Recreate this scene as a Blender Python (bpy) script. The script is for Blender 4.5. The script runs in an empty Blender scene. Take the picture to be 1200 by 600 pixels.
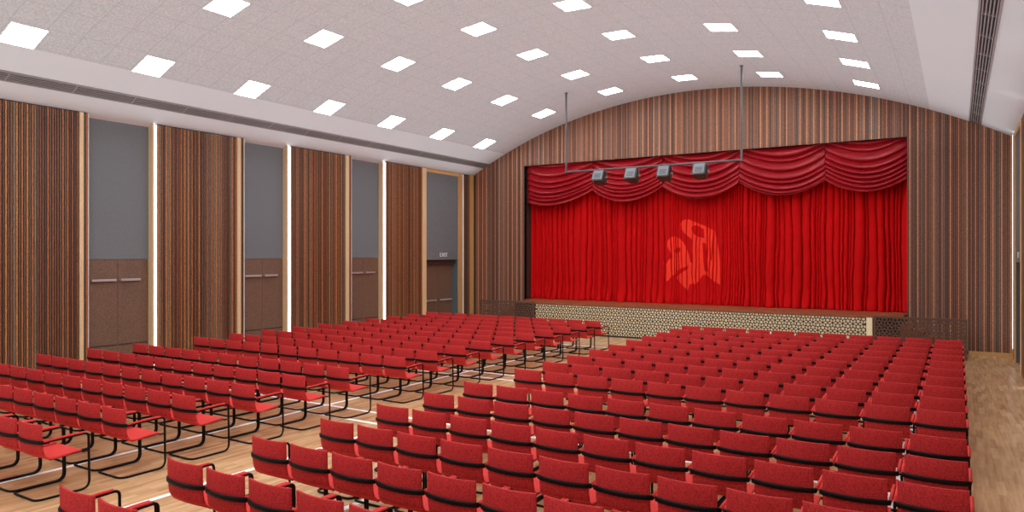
import bpy, bmesh, math, random
from mathutils import Vector, Matrix
random.seed(7)
PI = math.pi

# ---------------------------------------------------------------- camera
YAW = 0.5583
cam = bpy.data.cameras.new('camera')
cam_o = bpy.data.objects.new('camera', cam)
bpy.context.scene.collection.objects.link(cam_o)
cam_o.location = (0, 0, 2.6)
cam_o.rotation_euler = (PI/2, 0, YAW)
cam.sensor_width = 36; cam.lens = 836.27/1200*36
cam.shift_y = -1.59/1200
cam.clip_start = .05; cam.clip_end = 200
bpy.context.scene.camera = cam_o

# ---------------------------------------------------------------- light levels
WORLD_STRENGTH = 0.8      # added ambient fill, let in by leaving the rear of the hall open
PANEL_STRENGTH = 24.0     # ceiling light panels
STRIP_STRENGTH = 3.5      # vertical light strips on the side walls
EXPOSURE = 0.0
w = bpy.data.worlds.new('world'); bpy.context.scene.world = w; w.use_nodes = True
bg = w.node_tree.nodes['Background']
bg.inputs[0].default_value = (0.93, 0.96, 1.0, 1); bg.inputs[1].default_value = WORLD_STRENGTH
vs = bpy.context.scene.view_settings
vs.view_transform = 'Standard'; vs.look = 'None'; vs.exposure = EXPOSURE; vs.gamma = 1
vs.use_curve_mapping = False

# added fill light, unseen from below, that brightens the vault
ul = bpy.data.lights.new('vault_fill', 'AREA'); ul.shape = 'RECTANGLE'; ul.size = 16.3; ul.size_y = 25
ul.energy = 610; ul.color = (.84, .96, 1); ul.spread = math.radians(165)
ulo = bpy.data.objects.new('vault_fill', ul); bpy.context.scene.collection.objects.link(ulo)
ulo.location = (-7.12, 9.2, 5.3); ulo.rotation_euler = (PI, 0, 0)

# ---------------------------------------------------------------- room dimensions
XC = -7.12; XL = -15.41; XR = 1.17; YB = 22.014; Y0 = -4.0
RAD = 16.96; ZT = 7.755; ZC = ZT - RAD
YS = 20.75; DECK = 1.0
PX0, PX1, PZ = -13.22, -1.15, 5.787
def zv(x): return ZC + math.sqrt(RAD*RAD - (x-XC)**2)
def arc(deg, r=RAD):
    a = math.radians(deg); return XC + r*math.sin(a), ZC + r*math.cos(a)

# ---------------------------------------------------------------- materials
def srgb(r, g, b):
    f = lambda c: (c/255/12.92 if c/255 <= .04045 else ((c/255+.055)/1.055)**2.4)
    return (f(r), f(g), f(b), 1)
def mat(name, col, rough=.6, metal=0, noise=0, nscale=200, sheen=0, emit=0, spec=.5, bump=0):
    m = bpy.data.materials.new(name); m.use_nodes = True
    nt = m.node_tree; b = nt.nodes['Principled BSDF']
    b.inputs['Base Color'].default_value = col
    b.inputs['Roughness'].default_value = rough
    b.inputs['Metallic'].default_value = metal
    b.inputs['Specular IOR Level'].default_value = spec
    if sheen:
        b.inputs['Sheen Weight'].default_value = sheen; b.inputs['Sheen Roughness'].default_value = .4
    if emit:
        b.inputs['Emission Color'].default_value = (.93, .98, 1, 1)
        b.inputs['Emission Strength'].default_value = emit
    if noise or bump:
        tc = nt.nodes.new('ShaderNodeTexCoord'); n = nt.nodes.new('ShaderNodeTexNoise')
        n.inputs['Scale'].default_value = nscale; n.inputs['Detail'].default_value = 2
        nt.links.new(tc.outputs['Object'], n.inputs['Vector'])
        if noise:
            mr = nt.nodes.new('ShaderNodeMapRange')
            mr.inputs['From Min'].default_value = .3; mr.inputs['From Max'].default_value = .7
            mr.inputs['To Min'].default_value = 1-noise; mr.inputs['To Max'].default_value = 1+noise
            nt.links.new(n.outputs['Fac'], mr.inputs['Value'])
            mx = nt.nodes.new('ShaderNodeVectorMath'); mx.operation = 'SCALE'
            mx.inputs[0].default_value = col[:3]
            nt.links.new(mr.outputs[0], mx.inputs['Scale'])
            nt.links.new(mx.outputs[0], b.inputs['Base Color'])
        if bump:
            bp = nt.nodes.new('ShaderNodeBump'); bp.inputs['Strength'].default_value = bump
            bp.inputs['Distance'].default_value = .002
            nt.links.new(n.outputs['Fac'], bp.inputs['Height']); nt.links.new(bp.outputs[0], b.inputs['Normal'])
    return m

def ramp(nt, stops, interp='CONSTANT'):
    r = nt.nodes.new('ShaderNodeValToRGB'); cr = r.color_ramp; cr.interpolation = interp
    while len(cr.elements) > 1: cr.elements.remove(cr.elements[-1])
    cr.elements[0].position = stops[0][0]; cr.elements[0].color = stops[0][1]
    for p, c in stops[1:]:
        e = cr.elements.new(p); e.color = c
    return r
def mth(nt, op, a=None, b=None, va=None, vb=None):
    n = nt.nodes.new('ShaderNodeMath'); n.operation = op
    if a is not None: nt.links.new(a, n.inputs[0])
    if b is not None: nt.links.new(b, n.inputs[1])
    if va is not None: n.inputs[0].default_value = va
    if vb is not None: n.inputs[1].default_value = vb
    return n.outputs[0]

PITCH = .0465
def slat_mat(name, axis, A, B, every=2):
    """wooden slats: each slat its own wood tone, chosen from its number along the wall"""
    m = bpy.data.materials.new(name); m.use_nodes = True
    nt = m.node_tree; b = nt.nodes['Principled BSDF']; b.inputs['Roughness'].default_value = .55
    tc = nt.nodes.new('ShaderNodeTexCoord'); sp = nt.nodes.new('ShaderNodeSeparateXYZ')
    nt.links.new(tc.outputs['Object'], sp.inputs[0])
    idx = mth(nt, 'FLOOR', mth(nt, 'DIVIDE', sp.outputs[axis], vb=PITCH))
    wn = nt.nodes.new('ShaderNodeTexWhiteNoise'); wn.noise_dimensions = '1D'
    nt.links.new(idx, wn.inputs['W'])
    ra = ramp(nt, A); rb = ramp(nt, B)
    nt.links.new(wn.outputs['Value'], ra.inputs[0]); nt.links.new(wn.outputs['Value'], rb.inputs[0])
    md = mth(nt, 'FLOORED_MODULO', idx, vb=float(every)); sel = mth(nt, 'LESS_THAN', md, vb=.5)
    mx = nt.nodes.new('ShaderNodeMix'); mx.data_type = 'RGBA'
    nt.links.new(sel, mx.inputs['Factor']); nt.links.new(rb.outputs[0], mx.inputs['A']); nt.links.new(ra.outputs[0], mx.inputs['B'])
    # short-grained wood
    mp = nt.nodes.new('ShaderNodeMapping'); mp.inputs['Scale'].default_value = (60, 60, 40)
    nt.links.new(tc.outputs['Object'], mp.inputs[0])
    n = nt.nodes.new('ShaderNodeTexNoise'); n.inputs['Scale'].default_value = 1; n.inputs['Detail'].default_value = 3
    nt.links.new(mp.outputs[0], n.inputs['Vector'])
    mr = nt.nodes.new('ShaderNodeMapRange'); mr.inputs['From Min'].default_value = .3; mr.inputs['From Max'].default_value = .7
    mr.inputs['To Min'].default_value = .55; mr.inputs['To Max'].default_value = 1.45
    nt.links.new(n.outputs['Fac'], mr.inputs['Value'])
    sc = nt.nodes.new('ShaderNodeVectorMath'); sc.operation = 'SCALE'
    nt.links.new(mx.outputs['Result'], sc.inputs[0]); nt.links.new(mr.outputs[0], sc.inputs['Scale'])
    nt.links.new(sc.outputs[0], b.inputs['Base Color'])
    return m

M = {}
M['slat_side'] = slat_mat('side_slat_wood', 1,
    [(0, srgb(158, 92, 48)), (.3, srgb(128, 74, 42)), (.6, srgb(176, 112, 60)), (.85, srgb(108, 66, 44))],
    [(0, srgb(90, 70, 56)), (.35, srgb(118, 104, 88)), (.6, srgb(76, 52, 40)), (.8, srgb(104, 66, 46))])
M['slat_back'] = slat_mat('back_slat_wood', 0,
    [(0, srgb(206, 140, 104)), (.45, srgb(190, 118, 84)), (.8, srgb(166, 112, 90))],
    [(0, srgb(122, 84, 66)), (.22, srgb(138, 96, 76)), (.45, srgb(108, 74, 60)), (.65, srgb(132, 106, 92)), (.85, srgb(152, 102, 76))], every=4)
M['slat_gap'] = mat('dark_backing', srgb(38, 22, 18), .8)
M['pale_wood'] = mat('pale_wood', srgb(226, 194, 150), .5, noise=.08, nscale=30)
M['amber_wood'] = mat('amber_wood', srgb(206, 160, 100), .5, noise=.08, nscale=30)
M['grey_panel'] = mat('grey_fabric_panel', srgb(114, 117, 121), .9, noise=.25, nscale=70)
M['door_wood'] = mat('dark_door_wood', srgb(116, 88, 72), .5, noise=.55, nscale=60)
M['steel'] = mat('brushed_steel', srgb(200, 195, 195), .35, metal=.6)
M['blue_grey'] = mat('blue_grey_paint', srgb(92, 104, 112), .6)
M['grey_dark'] = mat('dark_grey_paint', srgb(84, 84, 88), .6, noise=.2, nscale=60)
M['white_paint'] = mat('white_ceiling_paint', srgb(218, 221, 226), .8)
M['vent'] = mat('dark_vent_metal', srgb(156, 148, 148), .45, metal=.3)
M['vent_dark'] = mat('vent_void', srgb(64, 60, 60), .8)
M['panel_light'] = mat('light_panel', (1, 1, 1, 1), .5, emit=PANEL_STRENGTH)
M['strip_light'] = mat('light_strip', (1, 1, 1, 1), .5, emit=STRIP_STRENGTH)
M['white_trim'] = mat('white_trim', srgb(240, 238, 236), .5)
M['line'] = mat('white_floor_paint', srgb(255, 255, 255), .4)
M['deck'] = mat('stage_deck_wood', srgb(150, 86, 52), .5, noise=.15, nscale=12)
M['lattice'] = mat('fretwork_wood', srgb(104, 76, 60), .6)
M['lattice_dark'] = mat('dark_fretwork', srgb(42, 30, 24), .6)
M['cream'] = mat('cream_board', srgb(255, 240, 200), .6)
M['stage_dark'] = mat('dark_stage_board', srgb(66, 46, 38), .7)
M['curtain'] = mat('red_curtain_velvet', srgb(206, 8, 12), .85, noise=.08, nscale=60, spec=.15)
M['valance'] = mat('red_valance_satin', srgb(156, 14, 28), .34, sheen=.9, spec=.3)
M['valance'].node_tree.nodes['Principled BSDF'].inputs['Sheen Tint'].default_value = (1, .22, .06, 1)
M['valance'].node_tree.nodes['Principled BSDF'].inputs['Sheen Roughness'].default_value = .25
M['emblem'] = mat('orange_red_projected_emblem', srgb(255, 50, 24), .8)
M['seat'] = mat('red_wool_fabric', srgb(194, 54, 54), .95, noise=.42, nscale=110, spec=.2)
M['arm_and_lit_seat'] = mat('red_armrest_and_lit_seat', srgb(214, 62, 58), .85, spec=.2)
M['tube'] = mat('black_steel_tube', srgb(10, 9, 9), .5, spec=.2)
M['pipe'] = mat('grey_steel_pipe', srgb(96, 92, 94), .5, metal=.2)
M['lamp_body'] = mat('dark_lamp_housing', srgb(64, 60, 53), .5)
M['lamp_face'] = mat('light_grey_lamp_plate', srgb(128, 132, 140), .5)

# ceiling tiles
def tile_mat():
    m = bpy.data.materials.new('ceiling_tiles'); m.use_nodes = True
    nt = m.node_tree; b = nt.nodes['Principled BSDF']; b.inputs['Roughness'].default_value = .85
    tc = nt.nodes.new('ShaderNodeTexCoord'); sp = nt.nodes.new('ShaderNodeSeparateXYZ')
    nt.links.new(tc.outputs['Object'], sp.inputs[0])
    dx = mth(nt, 'SUBTRACT', sp.outputs[0], vb=XC)
    ang = mth(nt, 'MULTIPLY', mth(nt, 'ARCSINE', mth(nt, 'DIVIDE', dx, vb=RAD)), vb=180/PI)
    def seam(v, off, per, wdt):
        q = mth(nt, 'DIVIDE', mth(nt, 'SUBTRACT', v, vb=off), vb=per)
        fr = mth(nt, 'FRACT', mth(nt, 'ADD', q, vb=100.5))
        d = mth(nt, 'ABSOLUTE', mth(nt, 'SUBTRACT', fr, vb=.5))
        return mth(nt, 'LESS_THAN', d, vb=wdt/per)
    s1 = seam(ang, -14.73-1.0175, 2.035, .02)
    s2 = seam(sp.outputs[1], 10.72-.297, .594, .007)
    s = mth(nt, 'MAXIMUM', s1, s2)
    n = nt.nodes.new('ShaderNodeTexNoise'); n.inputs['Scale'].default_value = 28; n.inputs['Detail'].default_value = 4
    nt.links.new(tc.outputs['Object'], n.inputs['Vector'])
    r = ramp(nt, [(.3, srgb(186, 188, 192)), (.7, srgb(214, 216, 220))], 'LINEAR'); nt.links.new(n.outputs['Fac'], r.inputs[0])
    mx = nt.nodes.new('ShaderNodeMix'); mx.data_type = 'RGBA'
    nt.links.new(s, mx.inputs['Factor']); nt.links.new(r.outputs[0], mx.inputs['A'])
    mx.inputs['B'].default_value = srgb(182, 183, 187)
    nt.links.new(mx.outputs['Result'], b.inputs['Base Color'])
    return m
M['tiles'] = tile_mat()

def floor_mat():
    m = bpy.data.materials.new('strip_wood_floor'); m.use_nodes = True
    nt = m.node_tree; b = nt.nodes['Principled BSDF']
    b.inputs['Roughness'].default_value = .24; b.inputs['Specular IOR Level'].default_value = .5
    tc = nt.nodes.new('ShaderNodeTexCoord')
    mp = nt.nodes.new('ShaderNodeMapping'); mp.inputs['Rotation'].default_value = (0, 0, PI/2)
    nt.links.new(tc.outputs['Object'], mp.inputs[0])
    br = nt.nodes.new('ShaderNodeTexBrick'); br.offset = .37
    br.inputs['Scale'].default_value = 1; br.inputs['Brick Width'].default_value = .55; br.inputs['Row Height'].default_value = .075
    br.inputs['Mortar Size'].default_value = .0006; br.inputs['Color1'].default_value = (0, 0, 0, 1); br.inputs['Color2'].default_value = (1, 1, 1, 1)
    br.inputs['Mortar'].default_value = (.2, .2, .2, 1)
    nt.links.new(mp.outputs[0], br.inputs['Vector'])
    mp2 = nt.nodes.new('ShaderNodeMapping'); mp2.inputs['Scale'].default_value = (22, 1.6, 1)
    nt.links.new(tc.outputs['Object'], mp2.inputs[0])
    n = nt.nodes.new('ShaderNodeTexNoise'); n.inputs['Scale'].default_value = 1; n.inputs['Detail'].default_value = 5
    nt.links.new(mp2.outputs[0], n.inputs['Vector'])
    mx0 = nt.nodes.new('ShaderNodeMix'); mx0.data_type = 'FLOAT'; mx0.inputs[0].default_value = .72
    nt.links.new(br.outputs['Color'], mx0.inputs[2]); nt.links.new(n.outputs['Fac'], mx0.inputs[3])
    r = ramp(nt, [(.2, srgb(172, 126, 86)), (.5, srgb(206, 162, 118)), (.8, srgb(230, 192, 148))], 'LINEAR')
    nt.links.new(mx0.outputs[0], r.inputs[0]); nt.links.new(r.outputs[0], b.inputs['Base Color'])
    return m
M['floor'] = floor_mat()

# ---------------------------------------------------------------- helpers
COL = bpy.context.scene.collection
class MB:
    def __init__(s): s.v = []; s.f = []; s.mi = []
    def add(s, vs, fs, mi=0):
        o = len(s.v); s.v += [tuple(p) for p in vs]; s.f += [tuple(i+o for i in f) for f in fs]; s.mi += [mi]*len(fs); return s
    def box(s, x0, x1, y0, y1, z0, z1, mi=0, top=None):
        t = top or (z1, z1)   # top heights at x0 and x1
        v = [(x0,y0,z0),(x1,y0,z0),(x1,y1,z0),(x0,y1,z0),(x0,y0,t[0]),(x1,y0,t[1]),(x1,y1,t[1]),(x0,y1,t[0])]
        return s.add(v, [(0,3,2,1),(4,5,6,7),(0,1,5,4),(1,2,6,5),(2,3,7,6),(3,0,4,7)], mi)
    def tube(s, pts, r, n=8, closed=False, ry=None, cap=True):
        """tube along points; r radius, ry optional half height in z for a flat band"""
        P = [Vector(p) for p in pts]; N = len(P); rings = []
        up = Vector((0, 0, 1)); prev = None
        for i in range(N):
            if closed: d = (P[(i+1) % N] - P[i-1])
            else: d = (P[min(i+1, N-1)] - P[max(i-1, 0)])
            d.normalize()
            if prev is None:
                a = up if abs(d.dot(up)) < .95 else Vector((0, 1, 0))
                x = d.cross(a).normalized()
            else:
                x = (prev - d*prev.dot(d))
                x = x.normalized() if x.length > 1e-6 else d.orthogonal().normalized()
            y = d.cross(x).normalized(); prev = x
            ring = []
            for k in range(n):
                t = 2*PI*(k+.5)/n
                ring.append(P[i] + x*math.cos(t)*r + y*math.sin(t)*(ry or r))
            rings.append(ring)
        v = [p for rg in rings for p in rg]; f = []
        R = N if closed else N-1
        for i in range(R):
            for k in range(n):
                a = i*n+k; b_ = i*n+(k+1) % n; c = ((i+1) % N)*n+(k+1) % n; d_ = ((i+1) % N)*n+k
                f.append((a, b_, c, d_))
        if not closed and cap:
            f.append(tuple(range(n-1, -1, -1))); f.append(tuple((N-1)*n+k for k in range(n)))
        return s.add(v, f)
    def build(s, name, mats, parent=None, smooth=False, bevel=0):
        me = bpy.data.meshes.new(name); me.from_pydata(s.v, [], s.f)
        if not isinstance(mats, (list, tuple)): mats = [mats]
        for m in mats: me.materials.append(m)
        if len(mats) > 1: me.polygons.foreach_set('material_index', s.mi)
        me.update()
        bm = bmesh.new(); bm.from_mesh(me); bmesh.ops.recalc_face_normals(bm, faces=bm.faces); bm.to_mesh(me); bm.free()
        if smooth: me.polygons.foreach_set('use_smooth', [True]*len(me.polygons))
        o = bpy.data.objects.new(name, me); COL.objects.link(o)
        if parent is not None: o.parent = parent
        if bevel:
            b = o.modifiers.new('bevel', 'BEVEL'); b.width = bevel; b.segments = 3; b.limit_method = 'ANGLE'
        return o
def rounded(pts, rads, seg=6):
    """polyline with its corners rounded to the given radii"""
    out = []; P = [Vector(p) for p in pts]
    for i, p in enumerate(P):
        r = rads[i] if i < len(rads) else 0
        if i in (0, len(P)-1) or not r: out.append(p); continue
        a = (P[i-1]-p).normalized(); b = (P[i+1]-p).normalized()
        p0 = p + a*r; p1 = p + b*r
        for k in range(seg+1):
            t = k/seg; out.append(p0*(1-t)**2 + p*2*t*(1-t) + p1*t*t)
    return out
def tag(o, label, cat, group=None):
    o['label'] = label; o['category'] = cat
    if group: o['group'] = group
    return o
def struct(o): o['kind'] = 'structure'; return o
def empty(name, loc, rz=0):
    o = bpy.data.objects.new(name, None); COL.objects.link(o); o.location = loc; o.rotation_euler = (0, 0, rz)
    o.empty_display_size = .1
    return o
def dup(root):
    r = root.copy(); COL.objects.link(r)
    for ch in list(root.children):
        c = ch.copy(); COL.objects.link(c); c.parent = r
        for g in list(ch.children):
            d = g.copy(); COL.objects.link(d); d.parent = c
    return r
ORD = ['front', 'second', 'third', 'fourth', 'fifth', 'sixth', 'seventh', 'eighth', 'ninth', 'tenth', 'eleventh', 'twelfth',
       'thirteenth', 'fourteenth', 'fifteenth', 'sixteenth', 'seventeenth', 'eighteenth', 'nineteenth']

# ================================================================= ROOM
# floor with its painted court lines
fl = struct(MB().box(XL-.45, XR+.45, Y0, YB+.6, -.15, 0).build('floor', M['floor']))
LW = .038
for x, y0, y1 in ((-9.25, Y0+.3, 18.35), (-7.25, Y0+.3, 8.22), (-5.33, Y0+.3, 8.22), (-.6, 8.2, 18.35)):
    MB().box(x-LW, x+LW, y0, y1, .0002, .0016).build('court_line', M['line'], fl)
for y, x0, x1 in ((8.2, -14.2, -.6), (8.77, -14.2, -.6), (12.5, -14.2, -.6), (13.02, -14.2, -.6), (18.33, -14.2, -.6)):
    MB().box(x0, x1, y-LW, y+LW, .0004, .002).build('court_line', M['line'], fl)

# barrel-vault ceiling: smooth white margins, tiled middle
T0, T1 = -24.08, 22.5
EDGE0 = -math.degrees(math.asin((XC-XL+.5)/RAD)); EDGE1 = -EDGE0
def vault(a0, a1, n, y0, y1, th=.12, r=RAD):
    m = MB(); vs_ = []; fs = []
    for i in range(n+1):
        a = a0 + (a1-a0)*i/n
        for rr in (r, r+th):
            x, z = arc(a, rr); vs_ += [(x, y0, z), (x, y1, z)]
    for i in range(n):
        b = i*4; c = b+4
        fs += [(b, c, c+1, b+1), (b+2, b+3, c+3, c+2), (b, b+2, c+2, c), (b+1, c+1, c+3, b+3)]
    fs += [(0, 1, 3, 2), (n*4, n*4+2, n*4+3, n*4+1)]
    return m.add(vs_, fs)
ce = struct(vault(T0, T1, 96, Y0, YB+.5).build('ceiling', M['tiles'], smooth=False))
ce.data.polygons.foreach_set('use_smooth', [False]*len(ce.data.polygons))
GL0, GL1, GR0, GR1 = -27.62, -26.62, 25.75, 26.75
for a0, a1, n in ((EDGE0, GL0, 4), (GL1, T0, 6), (T1, GR0, 8), (GR1, EDGE1, 5)):
    vault(a0, a1, n, Y0, YB+.5).build('ceiling_margin', M['white_paint'], ce)
for a0, a1 in ((GL0, GL1), (GR0, GR1)):
    vault(a0, a1, 2, Y0, YB+.5, .06, RAD+.06).build('ceiling_slot', M['vent_dark'], ce)

# slatted panels
SW = .034
def slats_y(m, face, back, y0, y1, z0, z1):
    """slats on a wall whose plane is x = const, on the same numbered grid as their material"""
    k = math.floor(y0/PITCH)
    while (k+1)*PITCH <= y1 + .012:
        a = max(y0, k*PITCH+.004); b = min(y1, k*PITCH+.004+SW)
        if b-a > .008: m.box(min(face, back), max(face, back), a, b, z0, z1)
        k += 1
def side_wall(name, side):
    s = -1 if side == 'left' else 1
    fx = XL if side == 'left' else XR
    out = fx + s*.028
    root = struct(MB().box(min(out, out+s*.06), max(out, out+s*.06), Y0, Y0+.02, 0, 5.54).build(name, M['slat_gap']))
    zt = 5.545
    panels = [(Y0, 1.8), (2.0, 3.86), (5.73, 7.78), (9.49, 11.59), (13.325, 15.35), (17.12, 18.93), (21.33, 21.73)]
    thin = [(3.94, 4.04), (7.858, 7.955), (11.695, 11.795), (15.49, 15.59)]
    for a, b in panels:
        p = MB(); slats_y(p, fx, out, a, b, .1, zt); p.box(min(out, out+s*.08), max(out, out+s*.08), a, b, 0, zt+.02)
        p.mi = [0]*(len(p.f)-6)+[1]*6
        p.build('slat_panel', [M['slat_side'], M['slat_gap']], root)
        MB().box(min(fx-s*.002, out), max(fx-s*.002, out), a, b, 0, .1).build('skirting', M['slat_side'], root)
    for a, b in thin:
        p = MB(); slats_y(p, fx, out, a, b, 0, zt); p.box(min(out, out+s*.08), max(out, out+s*.08), a, b, 0, zt+.02)
        p.mi = [0]*(len(p.f)-6)+[1]*6
        p.build('slat_panel', [M['slat_side'], M['slat_gap']], root)
    for a, b, mt in ((3.86, 3.94, 'pale_wood'), (7.78, 7.858, 'pale_wood'), (11.592, 11.694, 'pale_wood'), (15.35, 15.488, 'pale_wood'),
                     (18.932, 19.138, 'pale_wood'), (20.985, 21.215, 'amber_wood'), (21.735, 21.95, 'amber_wood')):
        q = fx - s*.012
        MB().box(min(q, out+s*.08), max(q, out+s*.08), a, b, 0, zt+.01).build('post_trim', M[mt], root)
    q = fx - s*.008
    MB().box(min(q, out+s*.05), max(q, out+s*.05), 19.138, 20.985, 5.44, zt).build('head_trim', M['amber_wood'], root)
    for a in (4.045, 7.957, 11.797, 15.592):
        MB().box(min(fx, out+s*.1), max(fx, out+s*.1), a, a+.012, 0, zt).build('edge_trim', M['white_trim'], root)
    MB().box(min(fx, out), max(fx, out), 21.95, YB, 0, zt).build('corner_post', M['slat_gap'], root)
    # outer skin so no ambient fill enters round the panels
    for a, b in ((Y0, 19.0), (19.0, YB+.5)):
        q0 = fx + s*.32; q1 = fx + s*.42
        MB().box(min(q0, q1), max(q0, q1), a, b, 0, 5.75).build('outer_skin', M['slat_gap'], root)
    return root
wl = side_wall('wall_left', 'left'); wr = side_wall('wall_right', 'right')

def recess(n, side, y0, y1, exit_=False):
    s = -1 if side == 'left' else 1
    fx = XL if side == 'left' else XR
    root = struct(empty('door_%d' % n, (fx, (y0+y1)/2, 0)))
    def bx(name, m, d0, d1, a, b, z0, z1, par=root, bev=0):
        x0, x1 = sorted((fx+s*d0, fx+s*d1)); c = root.location
        return MB().box(x0-c.x, x1-c.x, a-c.y, b-c.y, z0, z1).build(name, M[m], par, bevel=bev)
    D = .17; zt = 5.56
    if not exit_:
        bx('transom_panel', 'grey_panel', D, D+.1, y0, y1, 2.5, zt)
        bx('jamb', 'pale_wood', 0.004, D+.1, y1, y1+.02, 0, zt)
        bx('jamb', 'pale_wood', 0.03, D+.1, y0-.02, y0, 0, zt)
        mid = (y0+y1)/2
        bx('wall_below', 'door_wood', D+.05, D+.1, y0, y1, 0, 2.5)
        for k, (a, b) in enumerate(((y0+.01, mid-.004), (mid+.004, y1-.01))):
            lf = bx('door_leaf', 'door_wood', D, D+.045, a, b, .012, 2.49)
            bx('kick_rail', 'stage_dark', D-.008, D+.01, a+.02, b-.02, .62, .645, lf)
            h = bx('push_bar', 'steel', D-.06, D-.02, a+.12 if k == 0 else a+.05, b-.05 if k == 0 else b-.2, 2.02, 2.07, lf, .006)
            h['label'] = 'steel bar across the upper door leaf'
            for yy in (a+.15, b-.25): bx('bar_bracket', 'steel', D-.03, D+.005, yy, yy+.03, 2.03, 2.06, lf)
    else:
        bx('transom_panel', 'grey_panel', .02, .12, y0, y1, 2.42, 5.44)
        bx('jamb', 'blue_grey' if side == 'left' else 'grey_dark', .02, .3, y1-.02, y1, 0, 2.42)
        bx('jamb', 'blue_grey', .02, .3, y0, y0+.02, 0, 2.42)
        bx('head', 'stage_dark', .12, .32, y0+.02, y1-.02, 2.28, 2.42)
        mid = (y0+y1)/2
        for k, (a, b) in enumerate(((y0+.03, mid-.004), (mid+.004, y1-.03))):
            lf = bx('door_leaf', 'door_wood', .25, .3, a, b, .012, 2.28)
            h = bx('push_bar', 'steel', .17, .21, a+.12, b-.12, .96, 1.02, lf, .006)
            h['label'] = 'bright steel push bar'
            for yy in (a+.14, b-.17): bx('bar_bracket', 'steel', .2, .252, yy, yy+.03, .97, 1.01, lf)
    return root
k = 1
for side in ('left', 'right'):
    for y0, y1 in ((4.06, 5.535), (7.97, 9.366), (11.81, 13.17), (15.605, 16.955)):
        recess(k, side, y0, y1); k += 1
    recess(k, side, 19.138, 20.985, True); k += 1
places = {9.388: 'beside the nearest grey recess', 13.19: 'beside the second grey recess', 16.975: 'beside the third grey recess', 5.56: 'nearest the rear of the hall'}
for side in ('left', 'right'):
    s = -1 if side == 'left' else 1; fx = XL if side == 'left' else XR
    for a, b in ((5.56, 5.66), (9.388, 9.467), (13.19, 13.30), (16.975, 17.1)):
        x0, x1 = sorted((fx-s*.006, fx+s*.03))
        r = empty('light_strip', (fx, a, 0))
        MB().box(x0-fx, x1-fx, .012, b-a-.012, .02, 5.53).build('diffuser', M['strip_light'], r)
        x0, x1 = sorted((fx-s*.004, fx+s*.05))
        MB().box(x0-fx, x1-fx, 0, .012, 0, 5.54).box(x0-fx, x1-fx, b-a-.012, b-a, 0, 5.54).build('housing', M['white_trim'], r)
        tag(r, 'tall white light strip, %s wall, %s' % (side, places[a]), 'wall light', 'vertical wall light strips')
    a, b = 21.22, 21.325
    x0, x1 = sorted((fx-s*.008, fx+s*.04))
    r = empty('light_strip', (fx, a, 0))
    if side == 'left':
        MB().box(x0-fx, x1-fx, .03, .1, 0, 5.54).build('diffuser', M['white_trim'], r)
        MB().box(x0-fx, x1-fx, 0, .03, 0, 5.54).build('housing', M['white_trim'], r)
        tag(r, 'narrow white strip beside the amber exit door frame on the left wall', 'wall trim')
    else:
        x0, x1 = sorted((fx-s*.035, fx+s*.04)); MB().box(x0-fx, x1-fx, .01, .1, .3, 5.53).build('diffuser', M['strip_light'], r)
        MB().box(x0-fx, x1-fx, 0, .01, .3, 5.54).build('housing', M['white_trim'], r)
        tag(r, 'glowing white light strip in the far right corner beside the stage wall', 'wall light', 'vertical wall light strips')

# exit lettering
def text_mesh(name, txt, size, depth, m, parent=None):
    c = bpy.data.curves.new(name, 'FONT'); c.body = txt; c.size = size; c.extrude = depth; c.align_x = 'CENTER'; c.align_y = 'CENTER'
    c.space_character = 1.12
    o = bpy.data.objects.new('tmp', c); COL.objects.link(o)
    dg = bpy.context.evaluated_depsgraph_get(); dg.update()
    me = bpy.data.meshes.new_from_object(o.evaluated_get(dg)); COL.objects.unlink(o); bpy.data.objects.remove(o)
    me.materials.clear(); me.materials.append(m)
    r = bpy.data.objects.new(name, me); COL.objects.link(r); r.parent = parent
    return r
for side in ('left', 'right'):
    s = -1 if side == 'left' else 1; fx = XL if side == 'left' else XR
    e = empty('exit_sign', (fx - s*.0, 20.13, 2.585))
    t = text_mesh('lettering', 'EXIT', .2, .006, M['white_trim'], e)
    # face into the room
    t.matrix_local = Matrix.Translation((s*.013, 0, 0)) @ Matrix.Rotation(-s*PI/2, 4, 'Z') @ Matrix.Rotation(PI/2, 4, 'X')
    tag(e, 'white EXIT lettering above the dark exit door in the %s wall' % side, 'sign')

# back wall around the stage opening
bw = MB()
kk = math.floor(XL/PITCH)
def back_slat(a, b, z0, zc=None):
    if zc is None: bw.box(a, b, YB, YB+.028, z0, 0, top=(zv(a)+.01, zv(b)+.01))
    else: bw.box(a, b, YB, YB+.028, z0, zc)
while (kk+1)*PITCH < XR+.03:
    a = max(XL, kk*PITCH+.004); b = min(XR, kk*PITCH+.004+SW); kk += 1
    if b-a < .01: continue
    if PX0-.06 < a and b < PX1+.01: back_slat(a, b, PZ)
    else: back_slat(a, b, .1)
nf = len(bw.f)
def slab(x0, x1, z0, n=24, y0=YB+.028, y1=YB+.14):
    for i in range(n):
        a = x0+(x1-x0)*i/n; b = x0+(x1-x0)*(i+1)/n
        bw.box(a, b, y0, y1, z0, 0, top=(zv(a)+.05, zv(b)+.05))
slab(XL-.4, PX0, 0, 10); slab(PX0, PX1, PZ, 30); slab(PX1, XR+.4, 0, 10)
bw.mi = [0]*nf+[1]*(len(bw.f)-nf)
wb = struct(bw.build('wall_back', [M['slat_back'], M['slat_gap']]))
MB().box(PX0-.06, PX0, YB+.001, YB+.93, DECK, PZ).build('opening_jamb', M['stage_dark'], wb)
MB().box(PX1, PX1+.06, YB+.03, YB+.93, DECK, PZ).build('opening_jamb', M['stage_dark'], wb)
MB().box(PX0, PX1, YB+.03, YB+.93, PZ, PZ+.06).build('opening_head', M['stage_dark'], wb)
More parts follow.
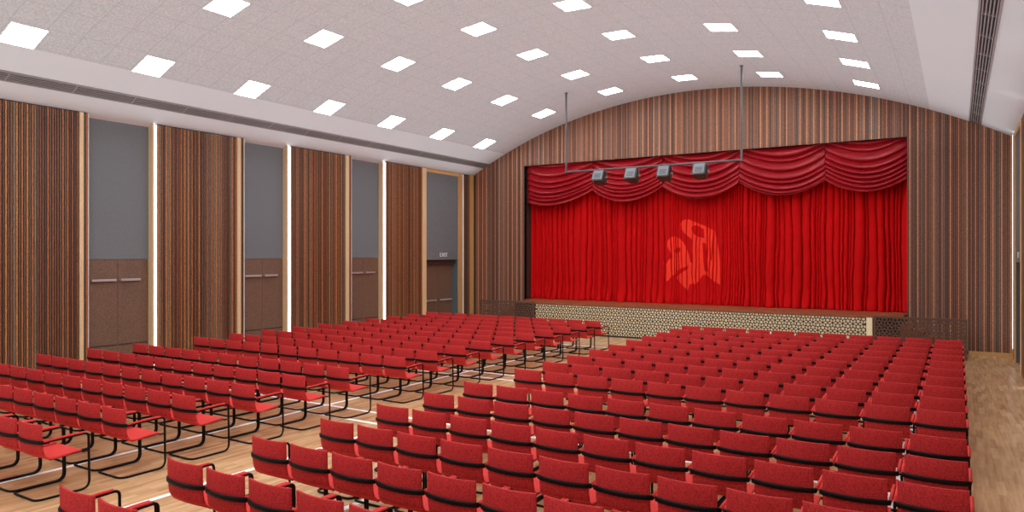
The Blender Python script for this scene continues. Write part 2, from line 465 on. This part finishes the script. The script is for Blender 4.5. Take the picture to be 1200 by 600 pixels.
MB().box(PX0-.3, PX1+.3, YB+.93, YB+.98, 0, 7).build('stage_back_board', M['stage_dark'], wb)
struct(MB().box(.24, XR-.005, YB-.03, YB, 0, .1).build('baseboard_back', M['amber_wood']))

# ================================================================= STAGE
st = empty('stage', (XC, YS, 0))
def sbx(name, m, x0, x1, y0, y1, z0, z1, par=st, bev=0):
    return MB().box(x0-XC, x1-XC, y0-YS, y1-YS, z0, z1).build(name, M[m], par, bevel=bev)
sbx('deck', 'deck', -12.06, -1.885, YS, YB-.002, DECK-.045, DECK)
sbx('deck_end', 'deck', -1.885, -1.2, YS+.04, YB-.002, DECK-.045, DECK)
sbx('deck_end', 'deck', -12.9, -12.06, YS+.04, YB-.002, DECK-.045, DECK)
MB().box(PX0, PX1, YB, YB+.92, DECK-.045, DECK).build('stage_floor', M['deck'], wb)
sbx('front_board', 'cream', -12.06, -2.03, YS+.022, YS+.06, .04, DECK-.046)
sbx('end_post', 'cream', -2.03, -1.885, YS-.008, YS+.06, .03, DECK-.046, bev=.004)
sbx('plinth', 'stage_dark', -12.06, -1.885, YS+.01, YS+.07, 0, .04)
sbx('side_board', 'stage_dark', -1.32, -1.28, YS+.07, YB-.01, 0, DECK-.046)
sbx('side_board', 'stage_dark', -12.9, -12.86, YS+.07, YB-.01, 0, DECK-.046)
tag(st, 'long wooden stage deck with cream fretwork front below the red curtain', 'stage')

# fretwork: one curve with real cut-outs, turned into a mesh
A_ = .247; H_ = A_*math.sqrt(3)/2
def fretwork(name, x0, x1, z0, z1, m, parent, ox, disc=.043, pw=.028, thick=.006):
    cu = bpy.data.curves.new(name, 'CURVE'); cu.dimensions = '2D'; cu.fill_mode = 'BOTH'; cu.extrude = thick
    def poly(pts):
        s = cu.splines.new('POLY'); s.points.add(len(pts)-1)
        for i, (x, z) in enumerate(pts): s.points[i].co = (x-ox, z, 0, 1)
        s.use_cyclic_u = True
    poly([(x0, z0), (x1, z0), (x1, z1), (x0, z1)])
    mg = .012
    def inside(pts): return all(x0+mg < x < x1-mg and z0+mg < z < z1-mg for x, z in pts)
    def clip(pts):
        return [(min(max(x, x0+mg), x1-mg), min(max(z, z0+mg), z1-mg)) for x, z in pts]
    def put(pts):
        if inside(pts): poly(pts); return
        cx = sum(p[0] for p in pts)/len(pts); cz = sum(p[1] for p in pts)/len(pts)
        if x0+mg < cx < x1-mg and z0+mg < cz < z1-mg:
            c = clip(pts); o = []
            for p in c:
                if not o or (abs(p[0]-o[-1][0])+abs(p[1]-o[-1][1])) > 1e-4: o.append(p)
            ar = 0
            for i in range(len(o)): ar += o[i-1][0]*o[i][1]-o[i][0]*o[i-1][1]
            if len(o) > 3 and abs(ar) > 4e-4: poly(o)
    j0 = int(z0/H_)-1; j1 = int(z1/H_)+2
    for j in range(j0, j1):
        zn = .13 + j*H_
        i0 = int((x0)/A_)-2; i1 = int(x1/A_)+2
        for i in range(i0, i1):
            xn = i*A_ + (A_/2 if j % 2 else 0)
            if xn < x0-A_ or xn > x1+A_: continue
            for q in range(6):
                a = PI/3*q; c, s_ = math.cos(a), math.sin(a)
                prof = [(.020, 0), (.045, pw*.75), (.070, pw), (.095, pw*.8), (.116, 0), (.095, -pw*.8), (.070, -pw), (.045, -pw*.75)]
                put([(xn+u*c-v*s_, zn+u*s_+v*c) for u, v in prof])
            for zz in (zn+H_*2/3, zn+H_/3):
                xx = xn if zz == zn+H_*2/3 else xn+A_/2
                if zz == zn+H_*2/3: continue
                put([(xx+disc*math.cos(PI*2*t/10), zz+disc*math.sin(PI*2*t/10)) for t in range(10)])
            zz = zn-H_/3
            put([(xn+A_/2+disc*math.cos(PI*2*t/10), zz+disc*math.sin(PI*2*t/10)) for t in range(10)])
    o = bpy.data.objects.new('tmp', cu); COL.objects.link(o)
    dg = bpy.context.evaluated_depsgraph_get(); dg.update()
    me = bpy.data.meshes.new_from_object(o.evaluated_get(dg)); COL.objects.unlink(o); bpy.data.objects.remove(o)
    me.materials.clear(); me.materials.append(m)
    r = bpy.data.objects.new(name, me); COL.objects.link(r); r.parent = parent
    r.rotation_euler = (PI/2, 0, 0)
    return r
fw = fretwork('front_fretwork', -12.05, -2.03, .04, DECK-.05, M['lattice_dark'], st, XC)
fw.location = (0, .014, 0)
for nm, x0, x1, lab in (('r', -1.86, .2, 'brown perforated fretwork screen right of the cream stage front'),
                        ('l', -14.3, -12.08, 'brown perforated fretwork screen left of the cream stage front')):
    cx = (x0+x1)/2
    sc = empty('fretwork_screen', (cx, YS, 0))
    f = fretwork('panel', x0+.02, x1-.02, .1, DECK-.03, M['lattice'], sc, cx, disc=.033, pw=.022, thick=.006)
    MB().box(x0-cx, x1-cx, -.02, .03, DECK-.03, DECK+.01).build('top_rail', M['lattice'], sc)
    MB().box(x0-cx, x1-cx, -.015, .02, .03, .1).build('bottom_rail', M['lattice'], sc)
    for xx in (x0, x1-.04): MB().box(xx-cx, xx+.04-cx, -.018, .025, 0, DECK-.03).build('post', M['lattice'], sc)
    tag(sc, lab, 'screen', 'fretwork screens beside the stage')
# steps behind each screen
for x0, dirn, lab in ((-1.27, 1, 'dark wooden steps behind the right fretwork screen'), (-12.91, -1, 'dark wooden steps behind the left fretwork screen')):
    s = empty('stage_steps', (x0, YS+.1, 0))
    for q in range(5):
        h = DECK-.167*(q+1); a, b = sorted((dirn*.27*q, dirn*.27*(q+1)))
        if h > .05: MB().box(a, b, 0, 1.1, 0, h).build('step', M['deck'], s)
    tag(s, lab, 'steps', 'steps at the ends of the stage')

# ================================================================= CURTAIN
rc = random.Random(3)
cre = []; x = PX0+.0
while x < PX1+.4:
    wd = rc.choice([.07, .09, .12, .15, .2, .28])*rc.uniform(.85, 1.15)
    cre.append((x, wd, rc.uniform(.5, 1.2), rc.uniform(-1, 1), rc.uniform(0, 6))); x += wd
YC = YB+.60
import bisect
cx_ = [c[0] for c in cre]
def curtain_y(x, z):
    t = (z-DECK)/4.0
    xs = x + .02*math.sin(z*1.7+x*3)*(1-.3*t) + .035*math.sin(x*5.1+1.3)*(1-t) + .012*math.sin(z*6+x*11)*(1-t)
    i = max(0, min(len(cre)-1, bisect.bisect_right(cx_, xs)-1)); c = cre[i]
    u = min(1, max(0, (xs-c[0])/c[1]))
    d = (4*u*(1-u))**.42
    gr = min(u, 1-u)*c[1]; d -= .55*max(0, 1-gr/.028)
    amp = (.07+.34*c[1])*c[2]*(1-.55*math.exp(-((x+7.1)/1.15)**4))
    flare = 1 + .5*max(0, 1-t*6)**2
    low = .035*math.sin(x*14+z*9)*max(0, 1-t*5)
    y = YC - amp*d*flare - .04*math.sin(x*2.1) + low*.5 - .05*max(0, 1-t*7)
    e = max(0, 1-min(x-PX0, PX1-x)/.12)
    return y + (YB+.36-y)*e*.8
def cloth(name, fx, x0, x1, nx, z0, z1, nz, m, parent=None, keep=None, off=0):
    vs_ = []; fs = []
    for j in range(nz+1):
        z = z0+(z1-z0)*j/nz
        for i in range(nx+1):
            x = x0+(x1-x0)*i/nx; vs_.append((x, fx(x, z)-off, z))
    for j in range(nz):
        for i in range(nx):
            if keep:
                if not keep(x0+(x1-x0)*(i+.5)/nx, z0+(z1-z0)*(j+.5)/nz): continue
            a = j*(nx+1)+i; fs.append((a, a+1, a+nx+2, a+nx+1))
    if keep:
        used = sorted({i for f in fs for i in f}); mp = {o: n for n, o in enumerate(used)}
        vs_ = [vs_[i] for i in used]; fs = [tuple(mp[i] for i in f) for f in fs]
    me = bpy.data.meshes.new(name); me.from_pydata(vs_, [], fs); me.materials.append(m)
    me.polygons.foreach_set('use_smooth', [True]*len(fs)); me.update()
    o = bpy.data.objects.new(name, me); COL.objects.link(o); o.parent = parent
    return o
cu = cloth('stage_curtain', curtain_y, PX0+.02, PX1-.02, 1500, DECK+.004, 5.5, 110, M['curtain'])
so = cu.modifiers.new('thickness', 'SOLIDIFY'); so.thickness = .006; so.offset = 1
tag(cu, 'deep red pleated curtain closing the whole stage opening', 'curtain')
# emblem of projected light, painted as a brighter cloth patch on the curtain
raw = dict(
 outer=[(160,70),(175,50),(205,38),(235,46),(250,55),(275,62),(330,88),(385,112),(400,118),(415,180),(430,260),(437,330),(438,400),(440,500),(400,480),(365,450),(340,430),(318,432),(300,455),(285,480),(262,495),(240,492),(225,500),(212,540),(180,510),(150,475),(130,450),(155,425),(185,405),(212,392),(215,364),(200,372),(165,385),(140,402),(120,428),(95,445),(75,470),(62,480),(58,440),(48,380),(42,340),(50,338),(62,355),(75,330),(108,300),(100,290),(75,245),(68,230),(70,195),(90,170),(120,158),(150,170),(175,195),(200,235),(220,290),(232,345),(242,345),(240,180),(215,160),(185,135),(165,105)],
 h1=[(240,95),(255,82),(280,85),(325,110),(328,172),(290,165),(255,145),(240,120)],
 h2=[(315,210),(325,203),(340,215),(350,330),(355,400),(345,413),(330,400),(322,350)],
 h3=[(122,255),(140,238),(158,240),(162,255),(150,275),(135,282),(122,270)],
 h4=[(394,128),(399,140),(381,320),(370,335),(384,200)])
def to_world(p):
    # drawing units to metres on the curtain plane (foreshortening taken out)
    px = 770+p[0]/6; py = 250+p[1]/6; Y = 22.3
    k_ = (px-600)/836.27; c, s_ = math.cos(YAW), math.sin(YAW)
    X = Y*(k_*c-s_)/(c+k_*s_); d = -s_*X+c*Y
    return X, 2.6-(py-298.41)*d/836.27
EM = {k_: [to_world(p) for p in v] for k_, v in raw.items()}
def inpoly(x, z, P):
    r = False; n = len(P)
    for i in range(n):
        x1, z1 = P[i]; x2, z2 = P[i-1]
        if (z1 > z) != (z2 > z) and x < (x2-x1)*(z-z1)/(z2-z1)+x1: r = not r
    return r
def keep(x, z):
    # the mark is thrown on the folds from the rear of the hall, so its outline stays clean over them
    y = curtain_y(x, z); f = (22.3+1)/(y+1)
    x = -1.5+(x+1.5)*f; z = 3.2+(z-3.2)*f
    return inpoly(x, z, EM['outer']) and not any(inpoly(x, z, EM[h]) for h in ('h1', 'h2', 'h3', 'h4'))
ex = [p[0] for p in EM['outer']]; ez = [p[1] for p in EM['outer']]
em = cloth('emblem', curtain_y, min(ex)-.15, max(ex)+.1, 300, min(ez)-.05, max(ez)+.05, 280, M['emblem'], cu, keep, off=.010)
em['label'] = 'bright orange-red abstract projected emblem'

# valance of five swags
va = empty('valance', (XC, YB+.12, 4.4))
cus = [(-13.21, 4.50), (-10.62, 4.82), (-8.12, 4.82), (-5.68, 4.83), (-3.24, 4.76), (-1.16, 4.70)]
rv = random.Random(11)
for q in range(5):
    (x0, c0), (x1, c1) = cus[q], cus[q+1]
    nu, nt_ = 60, 130
    fold = []; t = 0
    while t < 1: 
        wd = rv.uniform(.09, .18)*(1.2-.45*t); fold.append((t, wd, rv.uniform(.7, 1.2))); t += wd
    ft = [f[0] for f in fold]
    vs_ = []; fs = []; bot = 4.37
    for j in range(nt_+1):
        t = j/nt_
        for i in range(nu+1):
            u = -1+2*i/nu; s_ = (i/nu)
            zc = (6.25+(c0*(1-s_)+c1*s_-6.25)*(t**.9))
            sag = ((c0+c1)/2-bot)*(1-abs(u)**2.0)*(.9+.1*t)
            z = zc-sag
            tt = min(.9999, t+.012*math.sin(u*3+q))
            kf = bisect.bisect_right(ft, tt)-1; f = fold[kf]; v = (tt-f[0])/f[1]
            v = min(1, max(0, v))
            ridge = (v**1.3)*(1-v)**.3*2.0
            g = .125*f[2]*(.55+.45*(1-abs(u)**3))
            z = min(z, PZ-.004)
            y = YB+.28 - ridge*g - .10*(1-u*u)*(.3+.7*t) - (.02*(t > .995))
            vs_.append((x0+(x1-x0)*s_-XC, y-YB-.12, z-4.4))
    for j in range(nt_):
        for i in range(nu):
            zz = max(vs_[j*(nu+1)+i][2], vs_[(j+1)*(nu+1)+i+1][2])+4.4
            if zz > 6.3: continue
            a = j*(nu+1)+i; fs.append((a, a+1, a+nu+2, a+nu+1))
    me = bpy.data.meshes.new('swag'); me.from_pydata(vs_, [], fs); me.materials.append(M['valance'])
    me.polygons.foreach_set('use_smooth', [True]*len(fs))
    o = bpy.data.objects.new('swag', me); COL.objects.link(o); o.parent = va
    so = o.modifiers.new('thickness', 'SOLIDIFY'); so.thickness = .008
    hp = [(vs_[nt_*(nu+1)+i][0], vs_[nt_*(nu+1)+i][1]-.004, vs_[nt_*(nu+1)+i][2]) for i in range(0, nu+1, 2)]
    MB().tube(hp, .016, 6).build('hem', M['valance'], o, smooth=True)
tag(va, 'draped red satin valance in five swags across the top of the stage', 'valance')

# ================================================================= CEILING FITTINGS
angs = [-23.04, -14.73, -6.62, 1.3, 9.4, 17.65]
cols_ = ['leftmost', 'second from left', 'third from left', 'third from right', 'second from right', 'rightmost']
proto = None
for r_ in range(10):
    y = 20.25-2.375*r_
    for c in range(6):
        if proto is None:
            proto = empty('ceiling_light', (0, 0, 0))
            p = MB().box(-.29, .29, -.285, .285, -.012, .004).build('diffuser', M['panel_light'], proto)
            fr = MB()
            for b in ((-.305, -.29, -.3, .3), (.29, .305, -.3, .3), (-.29, .29, -.3, -.285), (-.29, .29, .285, .3)):
                fr.box(b[0], b[1], b[2], b[3], -.014, .01)
            fr.build('frame', M['white_trim'], proto)
            o = proto
        else: o = dup(proto)
        X, Z = arc(angs[c]); o.location = (X, y, Z); o.rotation_euler = (0, math.radians(angs[c]), 0)
        tag(o, 'square white ceiling light, %s of its row, %s row from the stage wall' % (cols_[c], ORD[r_] if r_ else 'first'), 'ceiling light', 'square lights in the vaulted ceiling')

for a0, a1, lab in ((GL0, GL1, 'long dark linear air grille along the left edge of the ceiling'), (GR0, GR1, 'long dark linear air grille along the right edge of the ceiling')):
    mid = (a0+a1)/2; X, Z = arc(mid, RAD+.02)
    g = empty('ceiling_grille', (X, 0, Z)); g.rotation_euler = (0, math.radians(mid), 0)
    wd = math.radians(a1-a0)*RAD/2
    fr = MB().box(-wd, -wd+.03, Y0, YB-.002, -.035, .03).box(wd-.03, wd, Y0, YB-.002, -.035, .03)
    fr.build('frame', M['vent'], g)
    for q in range(5):
        xx = -wd+.03+(2*wd-.06)*(q+.5)/5
        MB().box(xx-.009, xx+.009, Y0, YB-.002, -.03, .02).build('slat', M['vent'], g)
    yy = Y0+.7
    while yy < YB-.1:
        MB().box(-wd+.03, wd-.03, yy, yy+.02, -.031, .018).build('cross_brace', M['vent'], g); yy += 1.19
    tag(g, lab, 'air grille')

# lighting bar with four lamps
BY = 19.2; XA, XB, BZ = -10.057, -4.843, 5.1
lb = empty('lighting_bar', ((XA+XB)/2, BY, BZ)); hx = (XB-XA)/2
MB().tube([(-hx-.03, 0, 0), (hx+.03, 0, 0)], .032, 10).build('crossbar', M['pipe'], lb, smooth=False)
for sx, xx in ((-hx, XA), (hx, XB)):
    MB().tube([(sx, 0, -.03), (sx, 0, zv(xx)-BZ-.005)], .03, 10).build('drop_rod', M['pipe'], lb)
    MB().tube([(sx, 0, zv(xx)-BZ-.03), (sx, 0, zv(xx)-BZ+.01)], .045, 14).build('ceiling_plate', M['pipe'], lb)
tag(lb, 'grey steel pipe hung from the ceiling on two rods before the curtain', 'lighting bar')
lamp = None
for q, (xx, pos) in enumerate(((-8.94, 'leftmost'), (-7.92, 'second from left'), (-6.95, 'third from left'), (-5.94, 'rightmost'))):
    if lamp is None:
        lamp = empty('stage_lamp', (0, 0, 0))
        T = Matrix.Translation((0, 0, -.24)) @ Matrix.Rotation(math.radians(-25), 4, 'X')
        def lp(mb, name, m, bev=0, par=lamp):
            mb.v = [tuple(T @ Vector(v)) for v in mb.v]; return mb.build(name, m, par, bevel=bev)
        hs = MB(); ra = [(-.17, -.15), (-.15, -.17), (.15, -.17), (.17, -.15), (.17, .15), (.15, .17), (-.15, .17), (-.17, .15)]
        vs_ = [(x*1.06, -.17, z*1.06) for x, z in ra] + [(x, .05, z*.98) for x, z in ra] + [(x*.8, .2, z*.8) for x, z in ra]
        fs = [tuple(range(8)), tuple(range(16, 24))] + [(k_+8*j, (k_+1) % 8+8*j, (k_+1) % 8+8+8*j, k_+8+8*j) for k_ in range(8) for j in (0, 1)]
        hs.add(vs_, fs); lp(hs, 'housing', M['lamp_body'], .006)
        lp(MB().box(-.15, .15, -.185, -.168, -.15, .15), 'rear_plate', M['lamp_face'], .02)
        vt = MB()
        for zz in (-.1, -.06, -.02, .02): vt.box(-.1, .1, -.19, -.184, zz, zz+.012)
        lp(vt, 'cooling_fins', M['lamp_body'])
        lp(MB().box(-.13, .13, .195, .206, -.13, .13), 'lens', M['steel'])
        # yoke from the pipe down both sides
        yk = MB().box(-.215, -.2, -.02, .02, -.3, -.05).box(.2, .215, -.02, .02, -.3, -.05).box(-.215, .215, -.02, .02, -.062, -.05)
        yk.build('yoke', M['pipe'], lamp)
        kb = MB().tube([(-.235, 0, -.24), (-.17, 0, -.24)], .025, 10).tube([(.17, 0, -.24), (.235, 0, -.24)], .025, 10)
        kb.build('tilt_knob', M['lamp_face'], lamp)
        MB().box(-.03, .03, -.04, .04, -.05, -.033).build('clamp', M['pipe'], lamp)
        o = lamp
    else: o = dup(lamp)
    o.location = (xx, BY, BZ)
    tag(o, 'grey boxy stage lamp, %s of four on the hanging pipe' % pos, 'stage lamp', 'stage lamps on the hanging pipe')

# ================================================================= CHAIRS
def make_chair():
    root = empty('conference_chair', (0, 0, 0))
    W = .243; ux = .2615
    def bulge(x, k=.038): return -k*(1-(x/W)**2)
    # backrest shell: curved in plan, tapering into the bend at the foot of the back
    def shell(rows, th, nx=12, name='s', wfun=None):
        vs_ = []; fs = []; n = nx+1
        for (y, z, b, ny, nz) in rows:
            for sgn in (0, 1):
                for i in range(n):
                    x = -W+2*W*i/nx
                    vs_.append((x, y+bulge(x)*b - sgn*ny*th, z - sgn*nz*th))
        R = len(rows)
        def id_(r, sgn, i): return (r*2+sgn)*n+i
        for r in range(R-1):
            for i in range(nx):
                fs.append((id_(r,0,i), id_(r,0,i+1), id_(r+1,0,i+1), id_(r+1,0,i)))
                fs.append((id_(r,1,i), id_(r+1,1,i), id_(r+1,1,i+1), id_(r,1,i+1)))
            for i in (0, nx):
                fs.append((id_(r,0,i), id_(r+1,0,i), id_(r+1,1,i), id_(r,1,i)))
        for r in (0, R-1):
            for i in range(nx):
                fs.append((id_(r,0,i), id_(r,1,i), id_(r,1,i+1), id_(r,0,i+1)))
        return vs_, fs
    # profile from top of back down into the seat: (y, z, bulge weight, outward normal y, z)
    back = [(.030, .800, 1, 1, 0), (.030, .74, 1, 1, 0), (.032, .66, 1, 1, 0), (.036, .58, 1, 1, 0), (.044, .51, .95, 1, .05), (.056, .475, .8, .92, .3)]
    seat = [(.056, .475, .8, .92, .3), (.075, .447, .55, .7, .7), (.105, .430, .3, .35, .93), (.15, .427, .1, .05, 1), (.24, .436, 0, 0, 1), (.34, .446, 0, 0, 1), (.415, .450, 0, 0, 1), (.43, .447, 0, -.3, .95)]
    m = MB(); m.add(*shell(back, .022)); o = m.build('backrest', M['seat'], root, smooth=True)
    for e_ in (o,):
        b = e_.modifiers.new('bevel', 'BEVEL'); b.width = .005; b.segments = 2; b.limit_method = 'ANGLE'; b.angle_limit = math.radians(50)
    m = MB(); m.add(*shell(seat, .022)); o = m.build('seat', M['arm_and_lit_seat'], root, smooth=True)  # lighter red than the back: light on the upward face put into the colour
    b = o.modifiers.new('bevel', 'BEVEL'); b.width = .005; b.segments = 2; b.limit_method = 'ANGLE'; b.angle_limit = math.radians(50)
    # one continuous black tube: floor loop, front uprights, arms, and round behind the back
    r = .0125; fy = .50
    left = [(-ux, -.03, r), (-ux, fy, r), (-ux, fy, .625), (-ux, .05, .61)]
    full = rounded([(0, -.045, r), (-ux, -.045, r), (-ux, fy, r), (-ux, fy-.01, .625), (-ux, .07, .612)], [0, .09, .09, .05, 0])
    mb = MB(); mb.tube(full, r, 8); mb.tube([(-p.x, p.y, p.z) for p in full], r, 8)
    mb.tube([(-ux, fy-.07, .425), (ux, fy-.07, .425)], .009, 6)
    for s in (-1, 1): mb.tube([(s*ux, fy-.004, .425), (s*ux, fy-.07, .425)], .009, 6); mb.tube([(s*(ux-.03), .1, .41), (s*(ux-.03), fy-.07, .425)], .009, 6)
    fr = mb.build('frame', M['tube'], root, smooth=True)
    band = []
    for i in range(17):
        u = -1+2*i/16; x = u*ux
        yy = .012 - .052*(1-abs(u)**2.2)
        band.append((x, yy if abs(u) < .999 else .02, .612))
    band = [(-ux, .09, .612)] + band + [(ux, .09, .612)]
    MB().tube(band, .008, 8, ry=.023).build('back_band', M['tube'], root, smooth=True)
    for s in (-1, 1):
        MB().tube([(s*ux, .03, .622), (s*ux, .2, .632), (s*ux, .33, .638), (s*ux, .435, .638)], .0145, 8, ry=.012).build('armrest', M['arm_and_lit_seat'], root, smooth=True)
    return root
chair = make_chair(); first = True
rows = [17.692-.8965*i-(.471 if i > 9 else 0) for i in range(17)]
def nth_row(i): return 'front row' if i == 0 else ORD[i]+' row from the stage'
for blk, x0, last in (('left', -14.0, 15), ('right', -5.71, 16)):
    for i, y in enumerate(rows):
        if i > last: continue
        for c in range(11):
            if blk == 'left' and i >= 14 and c < {14: 3, 15: 7}[i]: continue
            if blk == 'right' and i >= 14 and c > {14: 8, 15: 5, 16: 3}[i]: continue
            o = chair if first else dup(chair); first = False
            o.location = (x0+.5545*c, y-.03, 0)
            n = (11-c) if blk == 'left' else c+1
            seat_ = 'at the central aisle' if n == 1 else ('last before the side wall' if (n == 11) else ORD[n-1]+' from the central aisle')
            tag(o, 'red armchair, %s block, %s, %s' % (blk, nth_row(i), seat_), 'chair', 'red armchairs in rows')
